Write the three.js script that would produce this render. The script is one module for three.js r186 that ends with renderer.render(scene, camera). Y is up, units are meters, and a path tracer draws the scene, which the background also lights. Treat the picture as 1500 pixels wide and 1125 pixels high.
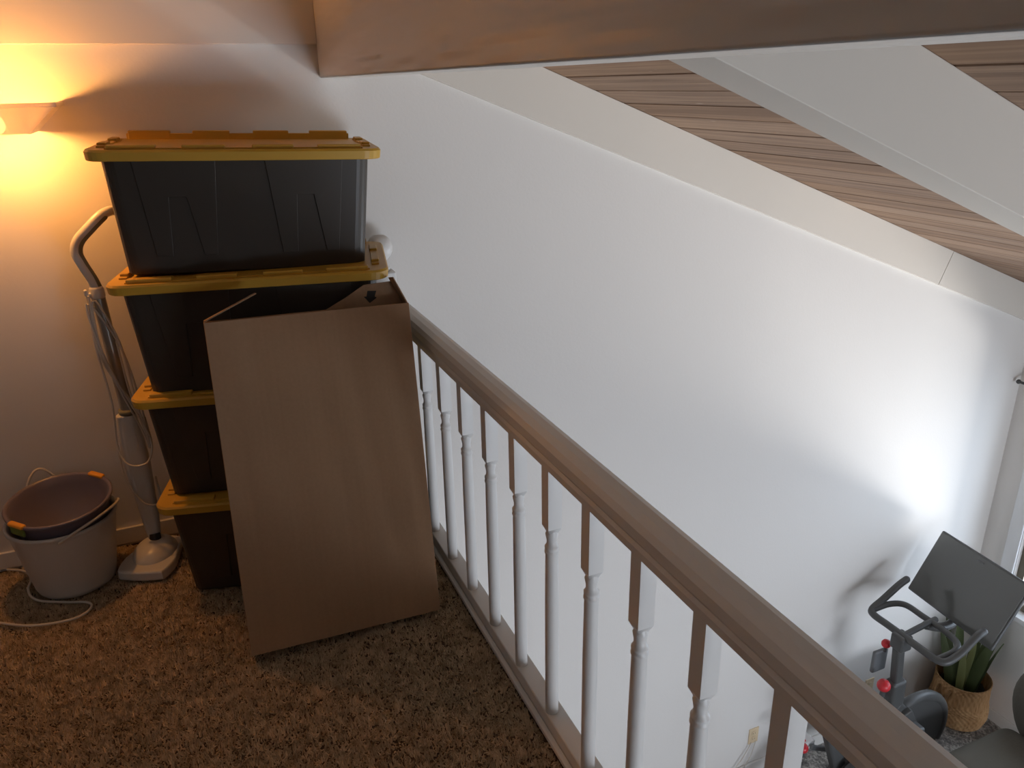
import * as THREE from 'three';
import { RoundedBoxGeometry } from 'three/addons/geometries/RoundedBoxGeometry.js';
import { mergeGeometries } from 'three/addons/utils/BufferGeometryUtils.js';
import { RectAreaLightUniformsLib } from 'three/addons/lights/RectAreaLightUniformsLib.js';

// ---------------------------------------------------------------- camera, sky, daylight, exposure
const scene = new THREE.Scene();
const camera = new THREE.PerspectiveCamera(52.34, 1500 / 1125, 0.05, 100);
camera.position.set(-0.6836, 1.5358, 2.8134);
camera.rotation.set(-0.3686, -0.4005, -0.0199, 'YXZ');
const renderer = new THREE.WebGLRenderer();
renderer.toneMapping = THREE.LinearToneMapping;
renderer.toneMappingExposure = 1.0;
renderer.shadowMap.enabled = true;
RectAreaLightUniformsLib.init();

scene.background = new THREE.Color().setRGB(2.0, 2.3, 2.6);
function daylight(name, w, h, pos, look, rgb, intensity) {
  const l = new THREE.RectAreaLight(new THREE.Color().setRGB(...rgb), intensity, w, h);
  l.name = name; l.position.set(...pos); l.lookAt(...look); scene.add(l);
}
// the window beside the exercise bike, the sunlit terrace seen through it, and fill from an unseen window added across the lower room
daylight('side_window_daylight', 1.86, 1.36, [3.925, -0.93, 1.26], [0, -0.93, 1.26], [0.72, 0.92, 1.25], 1.25);
daylight('sunlit_terrace_daylight', 2.4, 2.4, [9.5, -6.2, 3.3], [3.0, -0.8, 0.3], [1.0, 0.975, 0.94], 66);
daylight('added_window_daylight', 2.9, 1.45, [2.1, -1.57, 7.72], [2.1, -1.57, 0], [0.87, 0.95, 1.08], 12.5);

// ---------------------------------------------------------------- helpers
let seed = 7;
const rnd = () => { seed = (seed * 1664525 + 1013904223) >>> 0; return seed / 4294967296; };
const taken = {};
function numbered(n) { const k = taken[n] = (taken[n] ?? -1) + 1; return k ? `${n}_${String(k).padStart(3, '0')}` : n; }
const rgb = (r, g, b) => new THREE.Color().setRGB(r, g, b);
function clean(g) {
  let h = g.index ? g.toNonIndexed() : g.clone();
  for (const k of Object.keys(h.attributes)) if (!['position', 'normal', 'uv'].includes(k)) h.deleteAttribute(k);
  if (!h.attributes.uv) h.setAttribute('uv', new THREE.BufferAttribute(new Float32Array(h.attributes.position.count * 2), 2));
  h.morphAttributes = {}; h.clearGroups();
  return h;
}
const join = (...gs) => mergeGeometries(gs.flat().map(clean));
function mesh(name, geo, mat, parent) {
  const m = new THREE.Mesh(geo, mat); m.name = name; m.castShadow = m.receiveShadow = true;
  if (parent) parent.add(m);
  return m;
}
function thing(name, label, category, pos = [0, 0, 0], group) {
  const o = new THREE.Group(); o.name = numbered(name); o.position.set(...pos); scene.add(o);
  o.userData = { label, category }; if (group) o.userData.group = group;
  return o;
}
function single(name, geo, mat, label, category, group) {
  const m = mesh(numbered(name), geo, mat, scene); m.userData = { label, category }; if (group) m.userData.group = group;
  return m;
}
function struct(name, geo, mat, label, category) {
  const m = mesh(name, geo, mat, scene); m.userData = { kind: 'structure', label, category };
  return m;
}
const box = (x0, x1, y0, y1, z0, z1) => new THREE.BoxGeometry(x1 - x0, y1 - y0, z1 - z0).translate((x0 + x1) / 2, (y0 + y1) / 2, (z0 + z1) / 2);
const rbox = (x0, x1, y0, y1, z0, z1, r = 0.004, s = 2) => new RoundedBoxGeometry(x1 - x0, y1 - y0, z1 - z0, s, r).translate((x0 + x1) / 2, (y0 + y1) / 2, (z0 + z1) / 2);
// texture coordinates in metres, from the face that a normal points out of
function metres(geo, s = 1) {
  const g = clean(geo), p = g.attributes.position, n = g.attributes.normal, uv = g.attributes.uv;
  for (let i = 0; i < p.count; i++) {
    const a = Math.abs(n.getX(i)), b = Math.abs(n.getY(i)), c = Math.abs(n.getZ(i));
    if (a >= b && a >= c) uv.setXY(i, p.getZ(i) * s, p.getY(i) * s);
    else if (b >= c) uv.setXY(i, p.getZ(i) * s, p.getX(i) * s);
    else uv.setXY(i, p.getX(i) * s, p.getY(i) * s);
  }
  return g;
}
const V = (a) => new THREE.Vector3(...a);
function tube(pts, r, seg = 48, rad = 8, closed = false, tension = 0.5) {
  const c = new THREE.CatmullRomCurve3(pts.map(V), closed, 'catmullrom', tension);
  const parts = [new THREE.TubeGeometry(c, seg, r, rad, closed)];
  if (!closed) for (const q of [pts[0], pts[pts.length - 1]]) parts.push(new THREE.SphereGeometry(r, rad, 6).translate(...q));
  return join(parts);
}
function bar(a, b, r0, r1 = r0, rad = 12) {   // a straight round bar between two points
  const d = V(b).sub(V(a)), g = new THREE.CylinderGeometry(r1, r0, d.length(), rad);
  g.applyQuaternion(new THREE.Quaternion().setFromUnitVectors(new THREE.Vector3(0, 1, 0), d.clone().normalize()));
  return g.translate((a[0] + b[0]) / 2, (a[1] + b[1]) / 2, (a[2] + b[2]) / 2);
}
function beamBar(a, b, w, h, r = 0.008) {     // a straight bar of rectangular section
  const d = V(b).sub(V(a)), g = new RoundedBoxGeometry(w, d.length(), h, 2, r);
  g.applyQuaternion(new THREE.Quaternion().setFromUnitVectors(new THREE.Vector3(0, 1, 0), d.clone().normalize()));
  return g.translate((a[0] + b[0]) / 2, (a[1] + b[1]) / 2, (a[2] + b[2]) / 2);
}
const lathe = (prof, n = 32) => new THREE.LatheGeometry(prof.map(([r, y]) => new THREE.Vector2(r, y)), n);
// rounded-rectangle rings lofted into a closed body: each ring [y, halfX, halfZ, cornerRadius]
function loft(rings, cz = 0, n = 6) {
  const pos = [], idx = [];
  const ring = ([y, hx, hz, r]) => {
    const out = [];
    for (const [sx, sz, a0] of [[1, 1, 0], [-1, 1, 90], [-1, -1, 180], [1, -1, 270]])
      for (let k = 0; k <= n; k++) {
        const a = (a0 + 90 * k / n) * Math.PI / 180;
        out.push([sx * (hx - r) + r * Math.cos(a), y, cz + sz * (hz - r) + r * Math.sin(a)]);
      }
    return out;
  };
  const all = rings.map(ring), m = all[0].length;
  const quad = (a, b, c, d) => { for (const q of [a, b, c, a, c, d]) pos.push(...q); };
  for (let i = 0; i + 1 < all.length; i++) for (let k = 0; k < m; k++) {
    const j = (k + 1) % m; quad(all[i][k], all[i + 1][k], all[i + 1][j], all[i][j]);
  }
  for (const [r, up] of [[all[0], false], [all[all.length - 1], true]]) {
    const c = [0, r[0][1], cz];
    for (let k = 0; k < m; k++) { const j = (k + 1) % m; pos.push(...c, ...(up ? [...r[j], ...r[k]] : [...r[k], ...r[j]])); }
  }
  const g = new THREE.BufferGeometry(); g.setAttribute('position', new THREE.Float32BufferAttribute(pos, 3)); g.computeVertexNormals();
  return g;
}
function prism(pts, depth, bevel = 0) {      // outline in x, y pushed along z
  const s = new THREE.Shape(pts.map(([x, y]) => new THREE.Vector2(x, y)));
  return new THREE.ExtrudeGeometry(s, { depth, bevelEnabled: bevel > 0, bevelSize: bevel, bevelThickness: bevel, bevelSegments: 2 });
}

// ---------------------------------------------------------------- textures: colour and fine relief of materials only
function noise2(size, cells, cellsY = cells) {
  const g = new Float32Array(cells * cellsY); for (let i = 0; i < g.length; i++) g[i] = rnd();
  const out = new Float32Array(size * size), sm = (t) => t * t * (3 - 2 * t);
  for (let y = 0; y < size; y++) for (let x = 0; x < size; x++) {
    const fx = x / size * cells, fy = y / size * cellsY, ix = Math.floor(fx), iy = Math.floor(fy), tx = sm(fx - ix), ty = sm(fy - iy);
    const a = g[(iy % cellsY) * cells + ix % cells], b = g[(iy % cellsY) * cells + (ix + 1) % cells], c = g[((iy + 1) % cellsY) * cells + ix % cells], d = g[((iy + 1) % cellsY) * cells + (ix + 1) % cells];
    out[y * size + x] = (a + (b - a) * tx) * (1 - ty) + (c + (d - c) * tx) * ty;
  }
  return out;
}
function layers(size, list) {               // weighted octaves, each [cellsX, cellsY, weight]
  const out = new Float32Array(size * size); let w = 0;
  for (const [cx, cy, k] of list) { const n = noise2(size, cx, cy); w += k; for (let i = 0; i < out.length; i++) out[i] += n[i] * k; }
  for (let i = 0; i < out.length; i++) out[i] /= w;
  return out;
}
function texture(size, fn, srgb, repeat = 1) {
  const d = new Uint8Array(size * size * 4);
  for (let i = 0; i < size * size; i++) { const c = fn(i); for (let k = 0; k < 3; k++) d[i * 4 + k] = Math.max(0, Math.min(255, Math.round(c[k] * 255))); d[i * 4 + 3] = 255; }
  const t = new THREE.DataTexture(d, size, size); t.wrapS = t.wrapT = THREE.RepeatWrapping; t.magFilter = THREE.LinearFilter; t.minFilter = THREE.LinearMipmapLinearFilter; t.generateMipmaps = true;
  if (srgb) t.colorSpace = THREE.SRGBColorSpace;
  t.repeat.set(repeat, repeat); t.needsUpdate = true;
  return t;
}
const grey = (a, k = 1, o = 0) => (i) => { const v = a[i] * k + o; return [v, v, v]; };
const mixc = (a, b, t) => a.map((x, i) => x + (b[i] - x) * Math.max(0, Math.min(1, t)));

const peel = layers(512, [[60, 60, 1], [140, 140, 0.7], [14, 14, 0.5]]);
const peelTex = texture(512, grey(peel), false, 2);
const grain = layers(512, [[3, 60, 1], [6, 150, 0.8], [2, 16, 1]]);
const smear = layers(512, [[9, 40, 1], [26, 90, 0.35]]);
const plankTex = texture(512, (i) => {
  let c = mixc([0.50, 0.40, 0.325], [0.65, 0.535, 0.44], (grain[i] - 0.28) * 2.0);
  if (smear[i] > 0.86) c = mixc(c, [0.78, 0.72, 0.66], (smear[i] - 0.86) * 12);   // old paint smears
  return c;
}, true, 1);
const grainTex = texture(512, grey(grain), false, 1);
const beamGrain = layers(512, [[3, 26, 1], [7, 60, 0.55], [2, 9, 0.9]]);
const beamTex = texture(512, grey(beamGrain), false, 1);
const card = layers(512, [[160, 3, 0.25], [6, 6, 0.7], [200, 200, 0.35]]);
const cardTex = texture(512, (i) => mixc([0.60, 0.475, 0.365], [0.67, 0.535, 0.415], card[i]), true, 1);
const carpA = layers(512, [[24, 24, 1], [90, 90, 1], [200, 200, 0.8]]);
const greyCarpetTex = texture(512, (i) => mixc([0.40, 0.39, 0.38], [0.80, 0.78, 0.75], (carpA[i] - 0.27) * 2.1), true, 1);
const carpetBump = texture(512, grey(carpA), false, 1);
const weave = texture(256, (i) => { const x = i % 256, y = (i / 256) | 0; const v = 0.5 + 0.5 * Math.sin(y / 256 * Math.PI * 2 * 16) * Math.cos(x / 256 * Math.PI * 2 * 16); return [v, v, v]; }, false, 1);
const weaveC = layers(256, [[64, 16, 1], [8, 8, 0.6]]);
const weaveTex = texture(256, (i) => mixc([0.63, 0.46, 0.29], [0.83, 0.66, 0.47], weaveC[i]), true, 1);

// ---------------------------------------------------------------- materials
const std = (o) => new THREE.MeshStandardMaterial(o);
const phys = (o) => new THREE.MeshPhysicalMaterial(o);
const M = {
  wall: std({ color: rgb(0.76, 0.73, 0.695), roughness: 0.75, bumpMap: peelTex, bumpScale: 0.0003 }),
  ceiling: std({ color: rgb(0.72, 0.68, 0.63), roughness: 0.8 }),
  trim: std({ color: rgb(0.74, 0.715, 0.68), roughness: 0.42 }),
  rail: std({ color: rgb(0.74, 0.73, 0.71), roughness: 0.4 }),
  rafter: std({ color: rgb(0.70, 0.65, 0.58), roughness: 0.55 }),
  beam: phys({ color: rgb(0.72, 0.67, 0.60), roughness: 0.3, bumpMap: beamTex, bumpScale: 0.011 }),
  planks: [[1, 1, 1], [0.86, 0.84, 0.83], [0.95, 0.90, 0.83]].map((c) => std({ color: rgb(...c), map: plankTex, bumpMap: grainTex, bumpScale: 0.001, roughness: 0.8 })),
  carpetBase: std({ color: rgb(0.10, 0.065, 0.042), roughness: 1 }),
  pile: std({ color: rgb(1, 1, 1), roughness: 1 }),
  greyCarpet: std({ map: greyCarpetTex, bumpMap: carpetBump, bumpScale: 0.012, roughness: 1 }),
  black: std({ color: rgb(0.045, 0.036, 0.028), roughness: 0.42 }),
  yellow: std({ color: rgb(0.56, 0.32, 0.035), roughness: 0.42 }),
  card: std({ map: cardTex, roughness: 0.9 }),
  cardInk: std({ color: rgb(0.03, 0.028, 0.026), roughness: 0.8 }),
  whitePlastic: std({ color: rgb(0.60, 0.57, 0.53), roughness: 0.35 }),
  mopWhite: std({ color: rgb(0.66, 0.63, 0.58), roughness: 0.3 }),
  mopGrip: std({ color: rgb(0.20, 0.19, 0.13), roughness: 0.55 }),
  mopTube: std({ color: rgb(0.40, 0.38, 0.34), roughness: 0.3, metalness: 0.5 }),
  purple: phys({ color: rgb(0.19, 0.16, 0.20), roughness: 0.32 }),
  orange: std({ color: rgb(0.85, 0.36, 0.03), roughness: 0.5 }),
  green: std({ color: rgb(0.16, 0.24, 0.05), roughness: 0.5 }),
  cord: std({ color: rgb(0.60, 0.55, 0.48), roughness: 0.5 }),
  almond: std({ color: rgb(0.70, 0.55, 0.36), roughness: 0.4 }),
  slot: std({ color: rgb(0.05, 0.04, 0.03), roughness: 0.6 }),
  bikeBlack: std({ color: rgb(0.075, 0.076, 0.075), roughness: 0.4 }),
  bikeGrey: std({ color: rgb(0.14, 0.145, 0.15), roughness: 0.45 }),
  screen: phys({ color: rgb(0.09, 0.092, 0.085), roughness: 0.22, clearcoat: 1, clearcoatRoughness: 0.1 }),
  red: std({ color: rgb(0.62, 0.03, 0.04), roughness: 0.35 }),
  white: std({ color: rgb(0.75, 0.75, 0.75), roughness: 0.4 }),
  basket: std({ map: weaveTex, bumpMap: weave, bumpScale: 0.006, roughness: 0.9 }),
  leaf: std({ color: rgb(0.10, 0.13, 0.055), roughness: 0.5, side: THREE.DoubleSide }),
  leafEdge: std({ color: rgb(0.24, 0.26, 0.10), roughness: 0.5, side: THREE.DoubleSide }),
  soil: std({ color: rgb(0.05, 0.04, 0.03), roughness: 1 }),
  chair: std({ color: rgb(0.12, 0.108, 0.085), roughness: 0.85, bumpMap: carpetBump, bumpScale: 0.002 }),
  bronze: std({ color: rgb(0.16, 0.14, 0.10), roughness: 0.45 }),
  pane: phys({ color: rgb(1, 1, 1), transmission: 1, thickness: 0, roughness: 0, ior: 1.45 }),
  lampGlass: phys({ color: rgb(0.92, 0.86, 0.76), transmission: 0.35, thickness: 0, roughness: 0.28, side: THREE.DoubleSide }),
  lampRim: std({ color: rgb(0.72, 0.66, 0.58), roughness: 0.35 }),
  bulb: std({ color: rgb(1, 0.9, 0.75), emissive: rgb(1, 0.62, 0.25), emissiveIntensity: 12 }),
};

// ---------------------------------------------------------------- setting
const LOW = -2.5, XW = 3.805, FZ = 7.6, LX = -3.2, TOP = 2.35;
const MY = 1.6395, MB = 0.3864, RD = 0.195;              // underside of the rafters: y = MY - MB x; boards RD above
const roofY = (x) => MY + RD - MB * x;
// long party wall behind everything, loft and lower room alike
struct('wall_back', prism([[LX - 0.1, LOW - 0.1], [XW + 0.15, LOW - 0.1], [XW + 0.15, roofY(XW + 0.15) + 0.06], [-0.1, roofY(-0.1) + 0.06], [-0.1, TOP + 0.1], [LX - 0.1, TOP + 0.1]], 0.12).translate(0, 0, -0.12), M.wall,
  'white painted wall running behind the storage bins and down into the lower room', 'wall');
struct('wall_left', metres(box(LX - 0.1, LX, LOW - 0.1, TOP + 0.1, -0.12, FZ + 0.12)), M.wall, 'white loft wall at the lamp side, out past the bucket', 'wall');
{ // wall with the added unseen window, across the lower room
  const o = [[LX - 0.1, 0.6, LOW - 0.1, TOP + 0.1], [3.6, XW + 0.15, LOW - 0.1, 1.9], [0.6, 3.6, -0.8, 1.95], [0.6, 3.6, LOW - 0.1, -2.35]].map(([a, b, c, d]) => box(a, b, c, d, FZ, FZ + 0.12));
  struct('wall_front', metres(join(o)), M.wall, 'white wall with the added unseen window facing the back wall', 'wall');
}
const WZ0 = 0.232, WZ1 = 2.22, WY0 = -1.64, WY1 = -0.22;
struct('wall_right', metres(join(
  box(XW, XW + 0.12, LOW - 0.1, WY0, -0.12, FZ + 0.12), box(XW, XW + 0.12, WY1, roofY(XW) + 0.05, -0.12, FZ + 0.12),
  box(XW, XW + 0.12, WY0, WY1, -0.12, WZ0), box(XW, XW + 0.12, WY0, WY1, WZ1, FZ + 0.12))), M.wall, 'white window wall behind the exercise bike', 'wall');
struct('wall_under_loft', metres(box(-0.12, -0.02, LOW - 0.1, -0.3, 0, FZ)), M.wall, 'white wall below the loft edge', 'wall');
{ // loft floor slab with its carpet base
  const f = struct('floor_loft', box(LX, 0.012, -0.3, -0.012, 0, FZ), M.carpetBase, 'brown carpeted loft floor along the white railing', 'floor');
  f.userData.label = 'brown carpeted loft floor along the white railing';
  struct('trim_1', box(0.012, 0.034, -0.3, 0.0, 0, FZ), M.trim, 'white fascia board under the railing at the loft edge', 'trim');
}
struct('floor_lower', metres(box(LX, XW + 0.1, LOW - 0.1, LOW, 0, FZ)), M.greyCarpet, 'grey mottled carpet of the lower room', 'floor');
struct('ceiling_loft', box(LX, -0.1, TOP, TOP + 0.1, 0, FZ), M.ceiling, 'flat painted ceiling over the loft', 'ceiling');
struct('wall_above_beam', box(-0.13, -0.06, 1.9, TOP, 0, FZ), M.ceiling, 'painted infill above the ceiling beam', 'wall');
struct('baseboard_left', rbox(LX, -0.02, 0, 0.062, 0, 0.012, 0.003), M.trim, 'low white baseboard behind the bucket and bins', 'baseboard');
struct('baseboard_lower', rbox(-0.02, XW, LOW, LOW + 0.085, 0, 0.014, 0.004), M.trim, 'white baseboard of the lower room under the outlets', 'baseboard');
struct('baseboard_right', rbox(XW - 0.014, XW, LOW, LOW + 0.085, 0.014, FZ, 0.004), M.trim, 'white baseboard under the window behind the basket', 'baseboard');
struct('trim_2', rbox(LX, -0.165, 1.663, 2.0, 0, 0.018, 0.003), M.ceiling, 'painted ledger board along the top of the wall above the lamp', 'trim');

// sloping roof: boards one by one, rafters below them
const slope = Math.atan(MB), SL = Math.hypot(1, MB);
{
  const roof = struct('ceiling_slope', (() => { // sheathing above the boards closes the roof
    const p = [[-0.12, roofY(-0.12) + 0.03], [XW + 0.12, roofY(XW + 0.12) + 0.03], [XW + 0.12, roofY(XW + 0.12) + 0.07], [-0.12, roofY(-0.12) + 0.07]];
    return prism(p, FZ + 0.12);
  })(), M.ceiling, 'sloping roof of brown boards over the lower room', 'ceiling');
  const pitch = 0.1375, g = metres(new RoundedBoxGeometry(pitch - 0.002, 0.026, FZ, 1, 0.005));
  const gs = [0, 1, 2, 3].map((k) => { const h = g.clone(), uv = h.attributes.uv; for (let i = 0; i < uv.count; i++) uv.setXY(i, uv.getX(i) * 0.8 + k * 0.31, uv.getY(i) * 1.4 + k * 0.23); return h; });
  for (let k = 0; ; k++) {
    const x = -0.02 + (k + 0.5) * pitch / SL; if (x > XW + 0.05) break;
    const m = mesh('plank', gs[k % 4], M.planks[Math.floor(rnd() * 3)], roof);
    m.position.set(x, roofY(x) + 0.014 * SL + rnd() * 0.002, FZ / 2); m.rotation.z = -slope;
  }
}
function rafterShape(x0, x1, s0 = 0, s1 = 0) { return [[x0, MY - MB * x0], [x1, MY - MB * x1], [x1 + s1, roofY(x1 + s1)], [x0 + s0, roofY(x0 + s0)]]; }
{
  const r = thing('wall_rafter', 'white board rafter lying flat against the wall under the brown boards', 'rafter');
  mesh('board', prism(rafterShape(-0.035, 2.93, 0, 0.07), 0.018, 0.001), M.rafter, r);
  mesh('board', prism(rafterShape(2.935, XW - 0.001, 0.07, 0), 0.018, 0.001), M.rafter, r);
  single('roof_rafter', prism(rafterShape(-0.034, XW - 0.002), 0.131, 0.002).translate(0, 0, 1.527), M.rafter, 'thick white rafter crossing the brown roof boards, clear of the wall', 'rafter');
}
single('ceiling_beam', metres(rbox(-0.165, -0.035, 1.56, 1.9, 0.001, FZ - 0.001, 0.006), 1.1), M.beam, 'thick glossy painted beam running overhead above the railing', 'beam');

struct('ground', box(XW + 0.2, 14, -7.95, -7.85, -3, 12), M.trim, 'pale paved terrace below the window', 'terrace');

// window beside the bike
{
  const w = mesh('window_1', join(  // bronze frame
    rbox(XW + 0.03, XW + 0.08, WY0, WY0 + 0.045, WZ0, WZ1), rbox(XW + 0.03, XW + 0.08, WY1 - 0.045, WY1, WZ0, WZ1),
    rbox(XW + 0.03, XW + 0.08, WY0 + 0.04, WY1 - 0.04, WZ0, WZ0 + 0.045), rbox(XW + 0.03, XW + 0.08, WY0 + 0.04, WY1 - 0.04, WZ1 - 0.045, WZ1),
    rbox(XW + 0.035, XW + 0.075, WY0 + 0.04, WY1 - 0.04, 1.24, 1.28)), M.bronze, scene);
  w.userData = { kind: 'structure', label: 'window in a bronze frame beside the exercise bike', category: 'window' };
  mesh('window_pane', box(XW + 0.053, XW + 0.057, WY0 + 0.04, WY1 - 0.04, WZ0 + 0.04, 1.245), M.pane, w);
  mesh('window_pane', box(XW + 0.053, XW + 0.057, WY0 + 0.04, WY1 - 0.04, 1.275, WZ1 - 0.04), M.pane, w);
  mesh('window_casing', join(rbox(XW - 0.016, XW - 0.001, WY0 - 0.02, WY1 + 0.08, WZ0 - 0.085, WZ0 - 0.002), rbox(XW - 0.016, XW - 0.001, WY0 - 0.02, WY1 + 0.08, WZ1 + 0.002, WZ1 + 0.085), rbox(XW - 0.016, XW - 0.001, WY1 + 0.002, WY1 + 0.08, WZ0, WZ1)), M.white, w);
  mesh('window_sill', rbox(XW - 0.05, XW + 0.029, WY0 - 0.035, WY0 - 0.001, WZ0 - 0.1, WZ1 + 0.1), M.white, w);
  const F0 = FZ + 0.03, F1 = FZ + 0.08;
  const d = mesh('window_2', join(  // unseen window, added and sized for its light on the back wall
    rbox(0.6, 0.65, -2.35, -0.8, F0, F1), rbox(3.55, 3.6, -2.35, -0.8, F0, F1), rbox(2.08, 2.12, -2.35, -0.8, F0, F1), rbox(0.64, 3.56, -2.35, -2.3, F0, F1), rbox(0.64, 3.56, -0.85, -0.8, F0, F1)), M.bronze, scene);
  d.userData = { kind: 'structure', label: 'wide unseen window added across the lower room for its light', category: 'window' };
  mesh('window_pane', box(0.64, 2.09, -2.31, -0.84, FZ + 0.053, FZ + 0.057), M.pane, d);
  mesh('window_pane', box(2.11, 3.56, -2.31, -0.84, FZ + 0.053, FZ + 0.057), M.pane, d);
}
{
  const r = thing('curtain_rod', 'black curtain rod end above the window by the roof', 'curtain rod', [XW, -0.17, 0.03]);
  mesh('rod', bar([-0.06, 0, 0.0], [-0.06, 0, 2.3], 0.008), M.bikeBlack, r);
  mesh('bracket', bar([0, 0, 0.12], [-0.06, 0, 0.12], 0.006), M.bikeBlack, r);
  mesh('finial', new THREE.SphereGeometry(0.014, 12, 8).translate(-0.06, 0, 0), M.bikeBlack, r);
}

// ---------------------------------------------------------------- wall lamp with its own light
{
  const lamp = thing('wall_lamp', 'frosted trapezoid wall lamp glowing orange above the bucket', 'wall lamp', [-1.1, 1.427, 0]);
  const wt = 0.158, wb = 0.086, h = 0.068, d = 0.21, t = 0.004;
  const front = prism([[-wb, 0], [wb, 0], [wt, h], [-wt, h]], t).translate(0, 0, d - t);
  const side = (s) => { const L = Math.hypot(wt - wb, h), g = new THREE.BoxGeometry(t, L, d - 0.004); g.rotateZ(-s * Math.atan2(wt - wb, h)); return g.translate(s * (wt + wb) / 2, h / 2, d / 2); };
  mesh('shade', join(front, side(1), side(-1)), M.lampGlass, lamp);
  const rw = 0.168;
  mesh('rim', join(rbox(-rw, rw, h, h + 0.012, d - 0.012, d + 0.004, 0.002), rbox(-rw, -rw + 0.014, h, h + 0.012, 0, d, 0.002), rbox(rw - 0.014, rw, h, h + 0.012, 0, d, 0.002)), M.lampGlass, lamp);
  mesh('back_plate', rbox(-0.06, 0.06, 0.005, h, 0, 0.008, 0.002), M.lampRim, lamp);
  mesh('socket', bar([0.0, 0.024, 0.006], [0.0, 0.024, 0.116], 0.014), M.lampRim, lamp);
  const bulb = mesh('bulb', new THREE.SphereGeometry(0.026, 24, 16).translate(0.0, 0.024, 0.14), M.bulb, lamp);
  const l = new THREE.PointLight(rgb(1.0, 0.40, 0.085), 0.95); l.position.set(0.0, 0.024, 0.14); l.castShadow = true; l.shadow.radius = 1.2; l.name = 'bulb_light'; lamp.add(l);
}

// ---------------------------------------------------------------- railing
{
  const r = thing('loft_railing', 'white wooden railing with turned balusters along the loft edge', 'railing', [0, 0, 0]);
  const prof = [[-0.030, 0.752], [0.030, 0.752], [0.031, 0.768], [0.026, 0.776], [0.032, 0.786], [0.032, 0.806], [0.026, 0.819], [0.010, 0.826], [-0.010, 0.826], [-0.026, 0.819], [-0.033, 0.806], [-0.033, 0.786], [-0.027, 0.776], [-0.031, 0.768]];
  mesh('handrail', prism(prof, 2.98).translate(0, 0, 0.06), M.rail, r);
  mesh('bottom_rail', rbox(-0.018, 0.032, 0.0, 0.045, 0.01, 3.04, 0.004), M.rail, r);
  mesh('shoe_moulding', rbox(-0.034, -0.0185, -0.004, 0.012, 0.01, 3.04, 0.004), M.rail, r);
  const nx = -0.03, newel = (z) => {
    const n = mesh('newel_post', rbox(nx - 0.043, nx + 0.043, -0.005, 0.915, z - 0.043, z + 0.043, 0.006), M.rail, r);
    mesh('newel_ball', lathe([[0.03, 0.914], [0.034, 0.922], [0.03, 0.93], [0.02, 0.938], [0.018, 0.948], [0.026, 0.957], [0.037, 0.968], [0.044, 0.984], [0.0455, 0.998], [0.043, 1.014], [0.034, 1.03], [0.02, 1.04], [0.0, 1.0435]].map(([a, b]) => [a, b])).translate(nx, 0, z), M.rail, n);
  };
  newel(0.09); newel(3.08);
  // one baluster: square top, turned neck with beads, plain round shaft
  const w = 0.0172, hs = 0.585;
  const sq = new THREE.BoxGeometry(2 * w, 0.752 - hs, 2 * w).translate(0, (0.752 + hs) / 2, 0);
  const taper = new THREE.CylinderGeometry(w * Math.SQRT2, w * 0.8, 0.016, 4, 1).rotateY(Math.PI / 4).translate(0, hs - 0.008, 0);
  const shaft = lathe([[0.0, 0.044], [0.0165, 0.044], [0.0168, 0.2], [0.0166, 0.38], [0.0155, 0.505], [0.0150, 0.512], [0.0172, 0.516], [0.0172, 0.521], [0.0145, 0.524], [0.0168, 0.528], [0.0168, 0.533], [0.0128, 0.538], [0.0120, 0.548], [0.0138, 0.558], [0.0152, 0.566], [0.0125, 0.572], [0.0128, 0.578]], 20);
  const bal = join(sq, taper, shaft);
  for (let i = -1; i < 13; i++) mesh('baluster', bal, M.rail, r).position.set(0, 0, 0.4672 + i * 0.1898);
}

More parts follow.
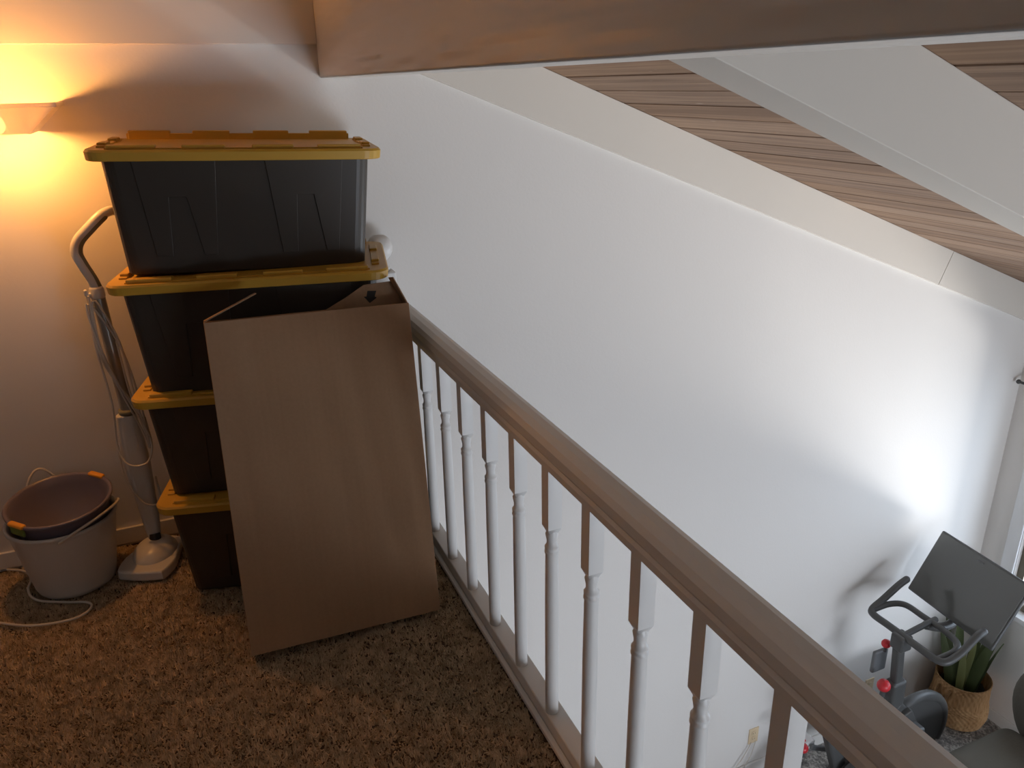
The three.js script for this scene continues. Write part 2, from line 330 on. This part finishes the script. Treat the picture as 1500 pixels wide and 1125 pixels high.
// ---------------------------------------------------------------- storage bins
{
  const H = 0.318, C = 0.024;
  const body = loft([[0, 0.321, 0.171, 0.03], [0.006, 0.331, 0.181, 0.035], [H + 0.01, 0.353, 0.209, 0.035]], C);
  const tilt = Math.atan(0.028 / (H + 0.004));
  const wShape = [[-0.105, 0.316], [-0.075, 0.05], [-0.035, 0.05], [-0.026, 0.215], [0.022, 0.215], [0.05, 0.05], [0.083, 0.05], [0.105, 0.316]];
  const wGeo = prism(wShape, 0.0035, 0.0012);
  const lidRim = loft([[H - 0.002, 0.383, 0.229, 0.045], [H, 0.3865, 0.2325, 0.05], [0.339, 0.3885, 0.234, 0.05], [0.345, 0.384, 0.2295, 0.047]], C);
  const blocks = [rbox(-0.335, 0.335, 0.343, 0.349, C + 0.187, C + 0.211, 0.002, 1), rbox(-0.335, 0.335, 0.343, 0.362, C - 0.213, C - 0.187, 0.002, 1), rbox(-0.364, -0.342, 0.343, 0.350, C - 0.15, C + 0.15, 0.002, 1), rbox(0.342, 0.364, 0.343, 0.350, C - 0.15, C + 0.15, 0.002, 1)];
  for (const s of [-1, 1]) for (let k = 0; k < 4; k++) {
    const x = -0.27 + k * 0.18, hw = k === 0 || k === 3 ? 0.06 : 0.055, dz = s * 0.2;
    blocks.push(rbox(x - hw, x + hw, 0.343, s > 0 ? 0.3565 : 0.370, C + dz - (s > 0 ? 0.0138 : 0.016), C + dz + 0.0138, 0.003, 1));
  }
  for (const s of [-1, 1]) for (const z of [-0.11, 0.06]) blocks.push(rbox(s * 0.353 - 0.012, s * 0.353 + 0.012, 0.343, 0.357, C + z, C + z + 0.07, 0.003, 1));
  const blocksGeo = blocks;
  const inner = []; for (let k = 0; k < 3; k++) inner.push(rbox(-0.2 + k * 0.15, -0.1 + k * 0.15, 0.342, 0.3454, C - 0.12, C + 0.1, 0.0015, 1));
  const poses = [
    [-0.444, 0.0, 0.313, -0.253, 0, 0, 'black storage bin with yellow lid at the bottom of the stack, on the carpet'],
    [-0.456, 0.345, 0.284, -0.241, 0, 0, 'black storage bin with yellow lid, second up from the carpet in the stack'],
    [-0.462, 0.691, 0.290, -0.209, 0, 0, 'black storage bin with yellow lid, directly under the topmost bin'],
    [-0.475, 1.037, 0.242, -0.116, 0.008, -0.034, 'black storage bin with yellow lid on top of the stack, fully in view'],
  ];
  for (const [x, y, z, yaw, pi, ro, label] of poses) {
    const b = thing('storage_bin', label, 'storage bin', [x, y, z], 'stacked storage bins');
    b.rotation.set(pi, yaw, ro, 'YXZ');
    const bd = mesh('bin_body', body, M.black, b);
    for (const s of [-0.17, 0.17]) { const p = mesh('raised_rib', wGeo, M.black, bd); p.position.set(s, 0.006, C + 0.1805); p.rotation.x = tilt; }
    const lid = mesh('lid', lidRim, M.yellow, b);
    for (const g of blocksGeo) mesh('lid_block', g, M.yellow, lid);
    for (const g of inner) mesh('lid_rib', g, M.yellow, lid);
  }
}

// ---------------------------------------------------------------- cardboard box leaning on the bins
{
  const W = 0.5599, Hh = 0.9499, D = 0.062, t = 0.005;
  const b = thing('cardboard_box', 'tall flat open cardboard box leaning against the stacked bins', 'box', [-0.3985, 0.0239, 0.8722]);
  b.rotation.set(-0.2231, -0.0083, -0.0228, 'YXZ');
  const m = (n, x0, x1, y0, y1, z0, z1) => mesh(n, metres(rbox(x0, x1, y0, y1, z0, z1, 0.0018, 1)), M.card, b);
  m('front_panel', -W / 2, W / 2, 0, Hh, -t, 0);
  m('side_panel', -W / 2, -W / 2 + t, 0.002, Hh, -D, -t - 0.0005);
  m('side_panel', W / 2 - t, W / 2, 0.002, Hh, -D, -t - 0.0005);
  m('back_panel', -W / 2, W / 2, 0.002, Hh, -D - t, -D - 0.0005);
  m('bottom_panel', -W / 2 + t, W / 2 - t, 0.003, 0.003 + t, -D, -t);
  // flaps: the left one folded in, the right one standing, the back one up under the lid
  const fl = mesh('flap', metres(rbox(0, 0.155, 0, 0.004, -D + 0.004, -0.006, 0.0015, 1)), M.card, b);
  fl.position.set(-W / 2 + 0.002, Hh, 0); fl.rotation.z = 0.42;
  const fr = mesh('flap', metres(rbox(-0.004, 0, 0, 0.085, -D + 0.004, -0.006, 0.0015, 1)), M.card, b);
  fr.position.set(W / 2 - 0.001, Hh, 0); fr.rotation.z = 0.42;
  const fb = mesh('flap', prism([[0.03, -0.01], [W / 2 - 0.004, -0.01], [W / 2 - 0.006, 0.03], [W / 2 - 0.032, 0.066], [0.165, 0.062], [0.11, 0.03]], 0.004), M.card, b);
  fb.position.set(0, Hh, -D + 0.001); fb.rotation.x = 0.12;
  const ar = mesh('printed_arrow', prism([[0, 0], [0.022, 0.014], [0.016, 0.018], [0.022, 0.034], [-0.004, 0.036], [-0.008, 0.02], [-0.016, 0.02]], 0.0004), M.cardInk, fb);
  ar.position.set(0.178, 0.008, 0.0041);
}

// ---------------------------------------------------------------- steam mop
{
  const o = thing('steam_mop', 'white upright steam mop with a loop handle standing between bucket and bins', 'steam mop', [-0.93, 0, 0.15]);
  // head: a rounded triangular shoe, its front turned to the room
  const shoe = new THREE.Shape(); shoe.moveTo(-0.105, 0.115); shoe.quadraticCurveTo(-0.125, 0.09, -0.12, 0.03); shoe.lineTo(-0.075, -0.11); shoe.quadraticCurveTo(0, -0.135, 0.075, -0.11); shoe.lineTo(0.12, 0.03); shoe.quadraticCurveTo(0.125, 0.09, 0.105, 0.115); shoe.quadraticCurveTo(0, 0.132, -0.105, 0.115);
  const head = new THREE.ExtrudeGeometry(shoe, { depth: 0.02, bevelEnabled: true, bevelSize: 0.008, bevelThickness: 0.008, bevelSegments: 3 }).rotateX(Math.PI / 2).scale(0.68, 1, 0.9);
  const hd = mesh('mop_head', head.translate(0, 0.03, 0), M.mopWhite, o); hd.position.set(0.0, 0, 0.035); hd.rotation.y = -0.42;
  const hood = new THREE.SphereGeometry(1, 28, 16, 0, Math.PI * 2, 0, Math.PI / 2).scale(0.07, 0.05, 0.088).translate(0, 0.034, -0.01);
  mesh('mop_hood', hood, M.mopWhite, hd);
  mesh('joint', bar([0.012, 0.06, 0.02], [0.012, 0.1, 0.01], 0.02, 0.018), M.slot, o);
  const bodyG = loft([[0.075, 0.02, 0.018, 0.014], [0.13, 0.026, 0.022, 0.018], [0.36, 0.040, 0.034, 0.028], [0.45, 0.038, 0.032, 0.028], [0.545, 0.03, 0.026, 0.022], [0.55, 0.02, 0.02, 0.018]]);
  const bd = mesh('mop_body', bodyG.translate(0.012, 0, 0), M.mopWhite, o); bd.rotation.z = 0.02;
  mesh('collar', lathe([[0.0, 0.548], [0.026, 0.548], [0.028, 0.556], [0.026, 0.566], [0.0, 0.566]], 24).translate(0.008, 0, 0), M.mopGrip, o);
  mesh('tube', bar([0.008, 0.56, 0], [-0.006, 0.95, 0], 0.0205, 0.0195), M.mopTube, o);
  mesh('grip_base', lathe([[0.0, 0.935], [0.018, 0.935], [0.022, 0.945], [0.021, 0.968], [0.017, 0.975], [0, 0.975]], 20).translate(-0.006, 0, 0), M.mopWhite, o);
  const hp = [[-0.004, 0.955, 0], [-0.014, 1.0, 0], [-0.032, 1.05, 0], [-0.040, 1.085, 0], [-0.028, 1.118, 0], [0.01, 1.155, 0], [0.045, 1.185, -0.006], [0.068, 1.194, -0.02], [0.085, 1.192, -0.05]];
  const hdl = mesh('loop_handle', tube(hp, 0.0145, 60, 14), M.mopWhite, o);
  mesh('grip_inset', tube(hp.slice(0, 7).map(([x, y, z]) => [x + 0.008, y - 0.004, z]), 0.0115, 40, 10), M.mopGrip, hdl);
  mesh('cord_hook', tube([[-0.02, 0.955, 0.008], [-0.034, 0.953, 0.012], [-0.036, 0.965, 0.012]], 0.006, 12, 8), M.mopWhite, o);
  // power cord wound up and down along the tube
  const cp = [];
  for (let k = 0; k <= 2; k++) {
    const e = 0.012 * Math.sin(k * 2.1);
    cp.push([-0.03 + e, 0.95 - 0.01 * k, 0.02], [-0.03 + 0.006 * k, 0.75 + e, 0.026 + 0.003 * k], [0.045 - e, 0.55 - 0.03 * k, 0.03], [0.052, 0.42 + 0.03 * k, 0.022], [0.04 + e, 0.62, 0.032], [0.028 - 0.004 * k, 0.8, 0.028 - 0.003 * k]);
  }
  mesh('wound_cord', tube(cp, 0.0034, 180, 6), M.cord, o);
  mesh('hanging_cord', tube([[-0.034, 0.95, 0.012], [-0.04, 0.8, 0.022], [-0.03, 0.6, 0.02], [-0.04, 0.45, 0.03], [-0.018, 0.39, 0.05], [0.035, 0.385, 0.055], [0.06, 0.43, 0.03], [0.055, 0.53, 0.015]], 0.0034, 90, 6), M.cord, o);
  mesh('hanging_cord', tube([[-0.04, 0.45, 0.02], [-0.038, 0.34, 0.03], [0.0, 0.24, 0.042], [0.05, 0.225, 0.03], [0.05, 0.3, -0.01]], 0.0034, 70, 6), M.cord, o);
}
single('power_cord', tube([[-1.40, 0.004, 0.022], [-1.345, 0.004, 0.06], [-1.318, 0.004, 0.12], [-1.318, 0.004, 0.19], [-1.286, 0.004, 0.262], [-1.205, 0.004, 0.312], [-1.133, 0.004, 0.347], [-1.121, 0.004, 0.383], [-1.153, 0.004, 0.417], [-1.219, 0.004, 0.42], [-1.295, 0.004, 0.399], [-1.375, 0.004, 0.348], [-1.457, 0.004, 0.29], [-1.56, 0.004, 0.27]], 0.0042, 140, 8), M.cord,
  'white power cord looping over the carpet around the bucket', 'cord');

// ---------------------------------------------------------------- bucket and the basin set in it
{
  const b = thing('bucket', 'white plastic tub with two rope handles standing on the carpet by the wall', 'bucket', [-1.172, 0, 0.187]);
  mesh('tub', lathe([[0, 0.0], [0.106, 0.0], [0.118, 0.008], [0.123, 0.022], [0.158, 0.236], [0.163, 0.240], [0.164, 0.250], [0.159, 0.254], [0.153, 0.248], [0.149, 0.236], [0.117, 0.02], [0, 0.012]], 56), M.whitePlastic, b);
  const arc = (a0, a1, rr, yy, n = 12) => { const p = []; for (let k = 0; k <= n; k++) { const t = k / n, a = (a0 + (a1 - a0) * t) * Math.PI / 180; p.push([rr(t) * Math.sin(a), yy(t), rr(t) * Math.cos(a)]); } return p; };
  mesh('rope_handle', tube(arc(112, 2, (t) => 0.171 - 0.006 * t, (t) => 0.236 + 0.042 * Math.sin(t * Math.PI) ** 0.8), 0.0046, 60, 8), M.cord, b);
  mesh('rope_handle', tube(arc(228, 176, (t) => 0.166, (t) => 0.24 + 0.118 * Math.sin(t * Math.PI)), 0.0042, 50, 8), M.cord, b);

  const s = thing('basin', 'grey purple plastic basin with orange grips set inside the white tub', 'basin', [-1.165, 0.15, 0.178]);
  s.rotation.set(0.10, 0, 0.015, 'YXZ');
  mesh('bowl', lathe([[0, 0.0], [0.10, 0.0], [0.112, 0.01], [0.143, 0.13], [0.150, 0.152], [0.157, 0.155], [0.158, 0.162], [0.152, 0.166], [0.144, 0.158], [0.136, 0.132], [0.106, 0.014], [0, 0.006]], 56), M.purple, s);
  for (const a of [-45, 135]) {
    const g = mesh('grip', (() => { const q = new RoundedBoxGeometry(0.062, 0.013, 0.02, 3, 0.006); const p = q.attributes.position; for (let i = 0; i < p.count; i++) p.setZ(i, p.getZ(i) - p.getX(i) ** 2 / 0.31); q.computeVertexNormals(); return q; })(), M.orange, s);
    const r = a * Math.PI / 180; g.position.set(0.153 * Math.sin(r), 0.163, 0.153 * Math.cos(r)); g.rotation.y = r;
    const u = mesh('grip_underside', new RoundedBoxGeometry(0.056, 0.03, 0.008, 2, 0.003).translate(0, -0.02, 0.0), M.green, g);
  }
}

// ---------------------------------------------------------------- exercise bike in the lower room, facing the window
{
  const B = [2.6, LOW, 0.42], o = thing('exercise_bike', 'black exercise bike with a large screen facing the window wall', 'exercise bike', B);
  o.scale.setScalar(1.06);
  mesh('front_stabilizer', join(rbox(0.38, 0.45, 0.02, 0.07, -0.27, 0.27, 0.02), bar([0.415, 0, -0.25], [0.415, 0.03, -0.25], 0.03), bar([0.415, 0, 0.25], [0.415, 0.03, 0.25], 0.03)), M.bikeBlack, o);
  mesh('rear_stabilizer', join(rbox(-0.58, -0.51, 0.02, 0.07, -0.25, 0.25, 0.02), bar([-0.545, 0, -0.23], [-0.545, 0.03, -0.23], 0.03), bar([-0.545, 0, 0.23], [-0.545, 0.03, 0.23], 0.03)), M.bikeBlack, o);
  mesh('frame', join(
    beamBar([-0.54, 0.06, 0], [-0.26, 0.32, 0], 0.09, 0.06), beamBar([-0.26, 0.30, 0], [0.12, 0.62, 0], 0.11, 0.075, 0.02),
    beamBar([-0.26, 0.28, 0], [-0.38, 0.62, 0], 0.08, 0.055, 0.015), beamBar([0.06, 0.56, 0], [0.05, 0.80, 0], 0.10, 0.07, 0.02),
    beamBar([0.1, 0.6, 0.05], [0.40, 0.06, 0.07], 0.07, 0.035), beamBar([0.1, 0.6, -0.05], [0.40, 0.06, -0.07], 0.07, 0.035), beamBar([-0.26, 0.3, 0], [0.05, 0.22, 0.04], 0.1, 0.05)), M.bikeBlack, o);
  mesh('belt_guard', prism([[-0.36, 0.20], [-0.30, 0.16], [0.10, 0.18], [0.22, 0.34], [0.16, 0.52], [0.04, 0.55], [-0.30, 0.40]], 0.05, 0.012).translate(0, 0, 0.075), M.bikeBlack, o);
  const fw = mesh('flywheel', lathe([[0, -0.016], [0.20, -0.016], [0.232, -0.022], [0.236, -0.018], [0.236, 0.018], [0.232, 0.022], [0.20, 0.016], [0, 0.016]], 48).rotateX(Math.PI / 2).translate(0.25, 0.35, 0), M.bikeBlack, o);
  mesh('flywheel_hub', lathe([[0, -0.03], [0.035, -0.03], [0.035, 0.03], [0, 0.03]], 20).rotateX(Math.PI / 2).translate(0.25, 0.35, 0), M.bikeGrey, fw);
  mesh('flywheel_cover', join(new THREE.TorusGeometry(0.246, 0.03, 10, 30, Math.PI * 1.0).rotateZ(-0.5).translate(0.25, 0.35, 0)), M.bikeBlack, o);
  mesh('head_post', beamBar([0.05, 0.78, 0], [0.02, 1.02, 0], 0.055, 0.045, 0.012), M.bikeBlack, o);
  mesh('phone_holder', rbox(-0.02, 0.08, 0.78, 0.92, -0.12, -0.095, 0.012), M.bikeGrey, o);
  const knob = (x, y, z, r = 0.03) => { const k = mesh('red_knob', lathe([[0, -0.6 * r], [0.8 * r, -0.6 * r], [r, -0.2 * r], [r, 0.3 * r], [0.7 * r, 0.8 * r], [0, r]], 20).translate(x, y, z), M.red, o); mesh('knob_stem', bar([x, y - 2 * r, z], [x, y - 0.5 * r, z], 0.4 * r), M.bikeBlack, k); return k; };
  knob(-0.045, 0.795, 0.005, 0.034); knob(0.02, 0.985, -0.075, 0.024); knob(-0.43, 0.42, -0.11, 0.028);
  mesh('seat_post', beamBar([-0.36, 0.56, 0], [-0.43, 0.86, 0], 0.05, 0.04), M.bikeGrey, o);
  mesh('seat', (() => { const g = new THREE.SphereGeometry(1, 28, 16); const p = g.attributes.position; for (let i = 0; i < p.count; i++) { const x = p.getX(i), w = 0.035 + 0.055 * Math.max(0, Math.min(1, 0.5 - x * 0.8)); p.setXYZ(i, x * 0.135, p.getY(i) * 0.035, p.getZ(i) * w); } g.computeVertexNormals(); return g.translate(-0.42, 0.89, 0); })(), M.bikeBlack, o);
  const crank = mesh('crank', join(bar([-0.2, 0.3, -0.13], [-0.2, 0.3, 0.13], 0.022), beamBar([-0.2, 0.3, -0.12], [-0.34, 0.36, -0.14], 0.03, 0.02), beamBar([-0.2, 0.3, 0.12], [-0.06, 0.24, 0.14], 0.03, 0.02)), M.bikeGrey, o);
  for (const [x, y, z] of [[-0.34, 0.36, -0.2], [-0.06, 0.24, 0.2]]) { const p = mesh('pedal', rbox(x - 0.05, x + 0.05, y - 0.02, y + 0.015, z - 0.045, z + 0.045, 0.01), M.white, crank); mesh('pedal_cleat', rbox(x - 0.045, x - 0.005, y + 0.012, y + 0.025, z - 0.03, z + 0.03, 0.005), M.red, p); }
  // handlebar: an outer loop with raised horns and an inner bar
  const hb = mesh('handlebar', join(
    tube([[0.26, 1.215, -0.235], [0.20, 1.195, -0.232], [0.10, 1.135, -0.232], [0.02, 1.10, -0.225], [-0.005, 1.095, -0.19], [-0.005, 1.095, -0.1], [-0.005, 1.095, 0], [-0.005, 1.095, 0.1], [-0.002, 1.095, 0.2], [0.03, 1.10, 0.235], [0.11, 1.135, 0.242], [0.20, 1.195, 0.24], [0.25, 1.21, 0.238]], 0.019, 110, 12),
    tube([[0.02, 1.10, -0.22], [0.12, 1.115, -0.205], [0.185, 1.12, -0.16], [0.19, 1.12, -0.05], [0.19, 1.12, 0.08], [0.17, 1.118, 0.17], [0.11, 1.11, 0.205], [0.0, 1.095, 0.20]], 0.0165, 80, 12),
    tube([[0.0, 1.095, 0.0], [0.1, 1.11, 0.0], [0.22, 1.125, 0.0]], 0.016, 20, 12)).translate(0.035, -0.004, 0.004), M.bikeBlack, o);
  mesh('handlebar_clamp', rbox(-0.01, 0.07, 1.01, 1.10, -0.04, 0.04, 0.014), M.bikeBlack, o);
  mesh('screen_arm', tube([[0.2, 1.10, 0.0], [0.34, 1.035, -0.01], [0.45, 1.03, -0.02], [0.52, 1.11, -0.03], [0.53, 1.22, -0.03]], 0.024, 40, 12), M.bikeBlack, o);
  // screen, leaning away from the rider: corners from (3.15, -1.45) up to (3.33, -1.10)
  const sc = mesh('screen_housing', new RoundedBoxGeometry(0.022, 0.392, 0.566, 3, 0.010), M.bikeBlack, o);
  sc.position.set(0.505, 1.222, -0.03); sc.rotation.set(0, -0.095, -0.47, 'YXZ');
  mesh('screen_glass', rbox(-0.0135, -0.0108, -0.186, 0.186, -0.273, 0.273, 0.001, 1), M.screen, sc);
  mesh('camera_bar', rbox(-0.0155, -0.0136, 0.158, 0.166, -0.02, 0.02, 0.0008, 1), M.bikeGrey, sc);
}

// ---------------------------------------------------------------- basket with a plant
{
  const b = thing('wicker_basket', 'woven tan belly basket holding a plant beside the window wall', 'basket', [3.605, LOW, 0.2]);
  const g = lathe([[0, 0.0], [0.13, 0.002], [0.165, 0.03], [0.182, 0.09], [0.180, 0.14], [0.171, 0.16], [0.176, 0.168], [0.169, 0.2], [0.164, 0.30], [0.166, 0.345], [0.160, 0.35], [0.156, 0.34], [0.156, 0.2], [0.12, 0.03], [0, 0.02]], 48);
  const uv = g.attributes.uv; for (let i = 0; i < uv.count; i++) uv.setXY(i, uv.getX(i) * 2, uv.getY(i) * 1.2);
  mesh('basket_body', g, M.basket, b);
  mesh('basket_handle', tube([[-0.165, 0.30, 0.04], [-0.19, 0.25, 0.03], [-0.195, 0.22, 0.0], [-0.19, 0.25, -0.03], [-0.165, 0.30, -0.04]], 0.008, 30, 8), M.basket, b);
  const p = thing('potted_plant', 'dark green sword leaved plant standing in the woven basket', 'plant', [3.605, LOW + 0.024, 0.2]);
  mesh('pot', lathe([[0, 0], [0.10, 0], [0.125, 0.24], [0.13, 0.25], [0.12, 0.25], [0.115, 0.2], [0, 0.2]], 28), M.soil, p);
  for (let k = 0; k < 13; k++) {
    const a = k * 2.4, r0 = 0.02 + 0.055 * Math.sqrt(k / 13), L = 0.50 + 0.22 * rnd() - 0.1 * (k / 13), lean = 0.06 + 0.16 * (k / 13) + 0.06 * rnd(), w = 0.026 + 0.01 * rnd(), tw = rnd() * 3;
    const N = 10, pos = [], idx = [];
    for (let i = 0; i <= N; i++) {
      const t = i / N, ww = w * (0.7 + 0.8 * t - 1.5 * t ** 4) + 0.001, out = r0 + lean * L * t ** 1.3, ta = tw + 0.5 * t;
      for (const s of [-1, 0, 1]) pos.push(out * Math.cos(a) + s * ww * Math.cos(ta) + (s === 0 ? 0.006 * Math.sin(ta) : 0), 0.19 + L * t, out * Math.sin(a) + s * ww * Math.sin(ta) - (s === 0 ? 0.006 * Math.cos(ta) : 0));
      if (i < N) for (const j of [0, 1]) { const q = i * 3 + j; idx.push(q, q + 1, q + 3, q + 1, q + 4, q + 3); }
    }
    const lg = new THREE.BufferGeometry(); lg.setAttribute('position', new THREE.Float32BufferAttribute(pos, 3)); lg.setIndex(idx); lg.computeVertexNormals();
    mesh('leaf', lg, k % 4 === 1 ? M.leafEdge : M.leaf, p);
  }
}

// ---------------------------------------------------------------- dark armchair at the edge of view
{
  const c = thing('armchair', 'dark olive upholstered armchair with rounded back on the grey carpet', 'armchair', [3.12, LOW, 0.92]);
  c.rotation.y = 0.0;
  const soft = (w, h, d, r) => new RoundedBoxGeometry(w, h, d, 6, r);
  mesh('seat_base', soft(0.62, 0.22, 0.62, 0.08).translate(-0.05, 0.22, 0.04), M.chair, c);
  mesh('seat_cushion', soft(0.58, 0.20, 0.56, 0.09).translate(-0.06, 0.40, 0.02), M.chair, c);
  mesh('backrest', new THREE.SphereGeometry(1, 32, 20).scale(0.13, 0.36, 0.34).translate(0.30, 0.66, 0.04), M.chair, c);
  for (const [x, z] of [[-0.3, -0.2], [0.2, -0.2], [-0.3, 0.28], [0.2, 0.28]]) mesh('leg', bar([x, 0, z], [x, 0.13, z], 0.015, 0.022), M.slot, c);
}

// ---------------------------------------------------------------- outlets on the lower wall
function outlet(x, y, label) {
  const o = thing('wall_outlet', label, 'outlet', [x, y, 0]);
  mesh('plate', rbox(-0.036, 0.036, -0.058, 0.058, 0, 0.006, 0.003), M.almond, o);
  for (const s of [-1, 1]) { const r = mesh('receptacle', lathe([[0, 0], [0.017, 0], [0.017, 0.003], [0, 0.003]], 20).rotateX(Math.PI / 2).translate(0, s * 0.021, 0.006), M.almond, o); mesh('slot', join(box(-0.008, -0.006, s * 0.021 - 0.004, s * 0.021 + 0.005, 0.0088, 0.0094), box(0.006, 0.008, s * 0.021 - 0.004, s * 0.021 + 0.005, 0.0088, 0.0094)), M.slot, r); }
  return o;
}
outlet(2.055, -2.2, 'almond wall outlet with two cords hanging to the baseboard');
outlet(2.985, -2.17, 'almond wall outlet without cords behind the exercise bike');
for (const [dx, ex, name] of [[-0.02, -0.14, 'steep'], [0.015, -0.05, 'short']])
  single('thin_cord', tube([[2.055 + dx, -2.245, 0.012], [2.055 + (dx + ex) * 0.5, -2.33, 0.02], [2.055 + ex, -2.41, 0.018], [2.055 + ex * 1.5, LOW + 0.004, 0.03]], 0.003, 30, 6), M.cord, name === 'steep' ? 'thin white cord slanting from the outlet to the carpet' : 'thin white cord dropping from the outlet to the baseboard', 'cord');

// ---------------------------------------------------------------- carpet pile of the loft
{
  const N = 230000, x0 = -1.75, x1 = -0.034, z0 = 0.014, z1 = 2.3;
  const tuft = new THREE.ConeGeometry(0.0027, 0.014, 4, 1, true).translate(0, 0.007, 0);
  const im = new THREE.InstancedMesh(tuft, M.pile, N); im.name = 'carpet_pile'; im.castShadow = im.receiveShadow = true;
  const S = 256, clump = layers(S, [[24, 24, 0.5], [90, 90, 1.2]]), dirX = noise2(S, 80), dirZ = noise2(S, 80), m4 = new THREE.Matrix4(), q = new THREE.Quaternion(), e = new THREE.Euler(), col = new THREE.Color();
  for (let i = 0; i < N; i++) {
    const x = x0 + rnd() * (x1 - x0), z = z0 + rnd() * (z1 - z0), k = (Math.floor(z / 1.2 * S) % S) * S + (Math.floor((x + 2) / 1.2 * S) % S);
    e.set((dirX[k] - 0.5) * 2.4 + (rnd() - 0.5) * 0.7, rnd() * 6.28, (dirZ[k] - 0.5) * 2.4 + (rnd() - 0.5) * 0.7); q.setFromEuler(e);
    const s = 0.75 + 0.5 * rnd();
    m4.compose(new THREE.Vector3(x, -0.0125, z), q, new THREE.Vector3(s, s * (0.7 + 0.5 * clump[k]), s)); im.setMatrixAt(i, m4);
    const t = Math.max(0, Math.min(1, (clump[k] - 0.25) * 1.8)) * 0.6 + 0.4 * rnd();
    col.setRGB(0.36 + 0.40 * t, 0.27 + 0.32 * t, 0.17 + 0.23 * t); im.setColorAt(i, col);
  }
  im.userData = { kind: 'stuff', label: 'brown shaggy carpet pile covering the loft floor', category: 'carpet' };
  scene.add(im);
}

renderer.render(scene, camera);
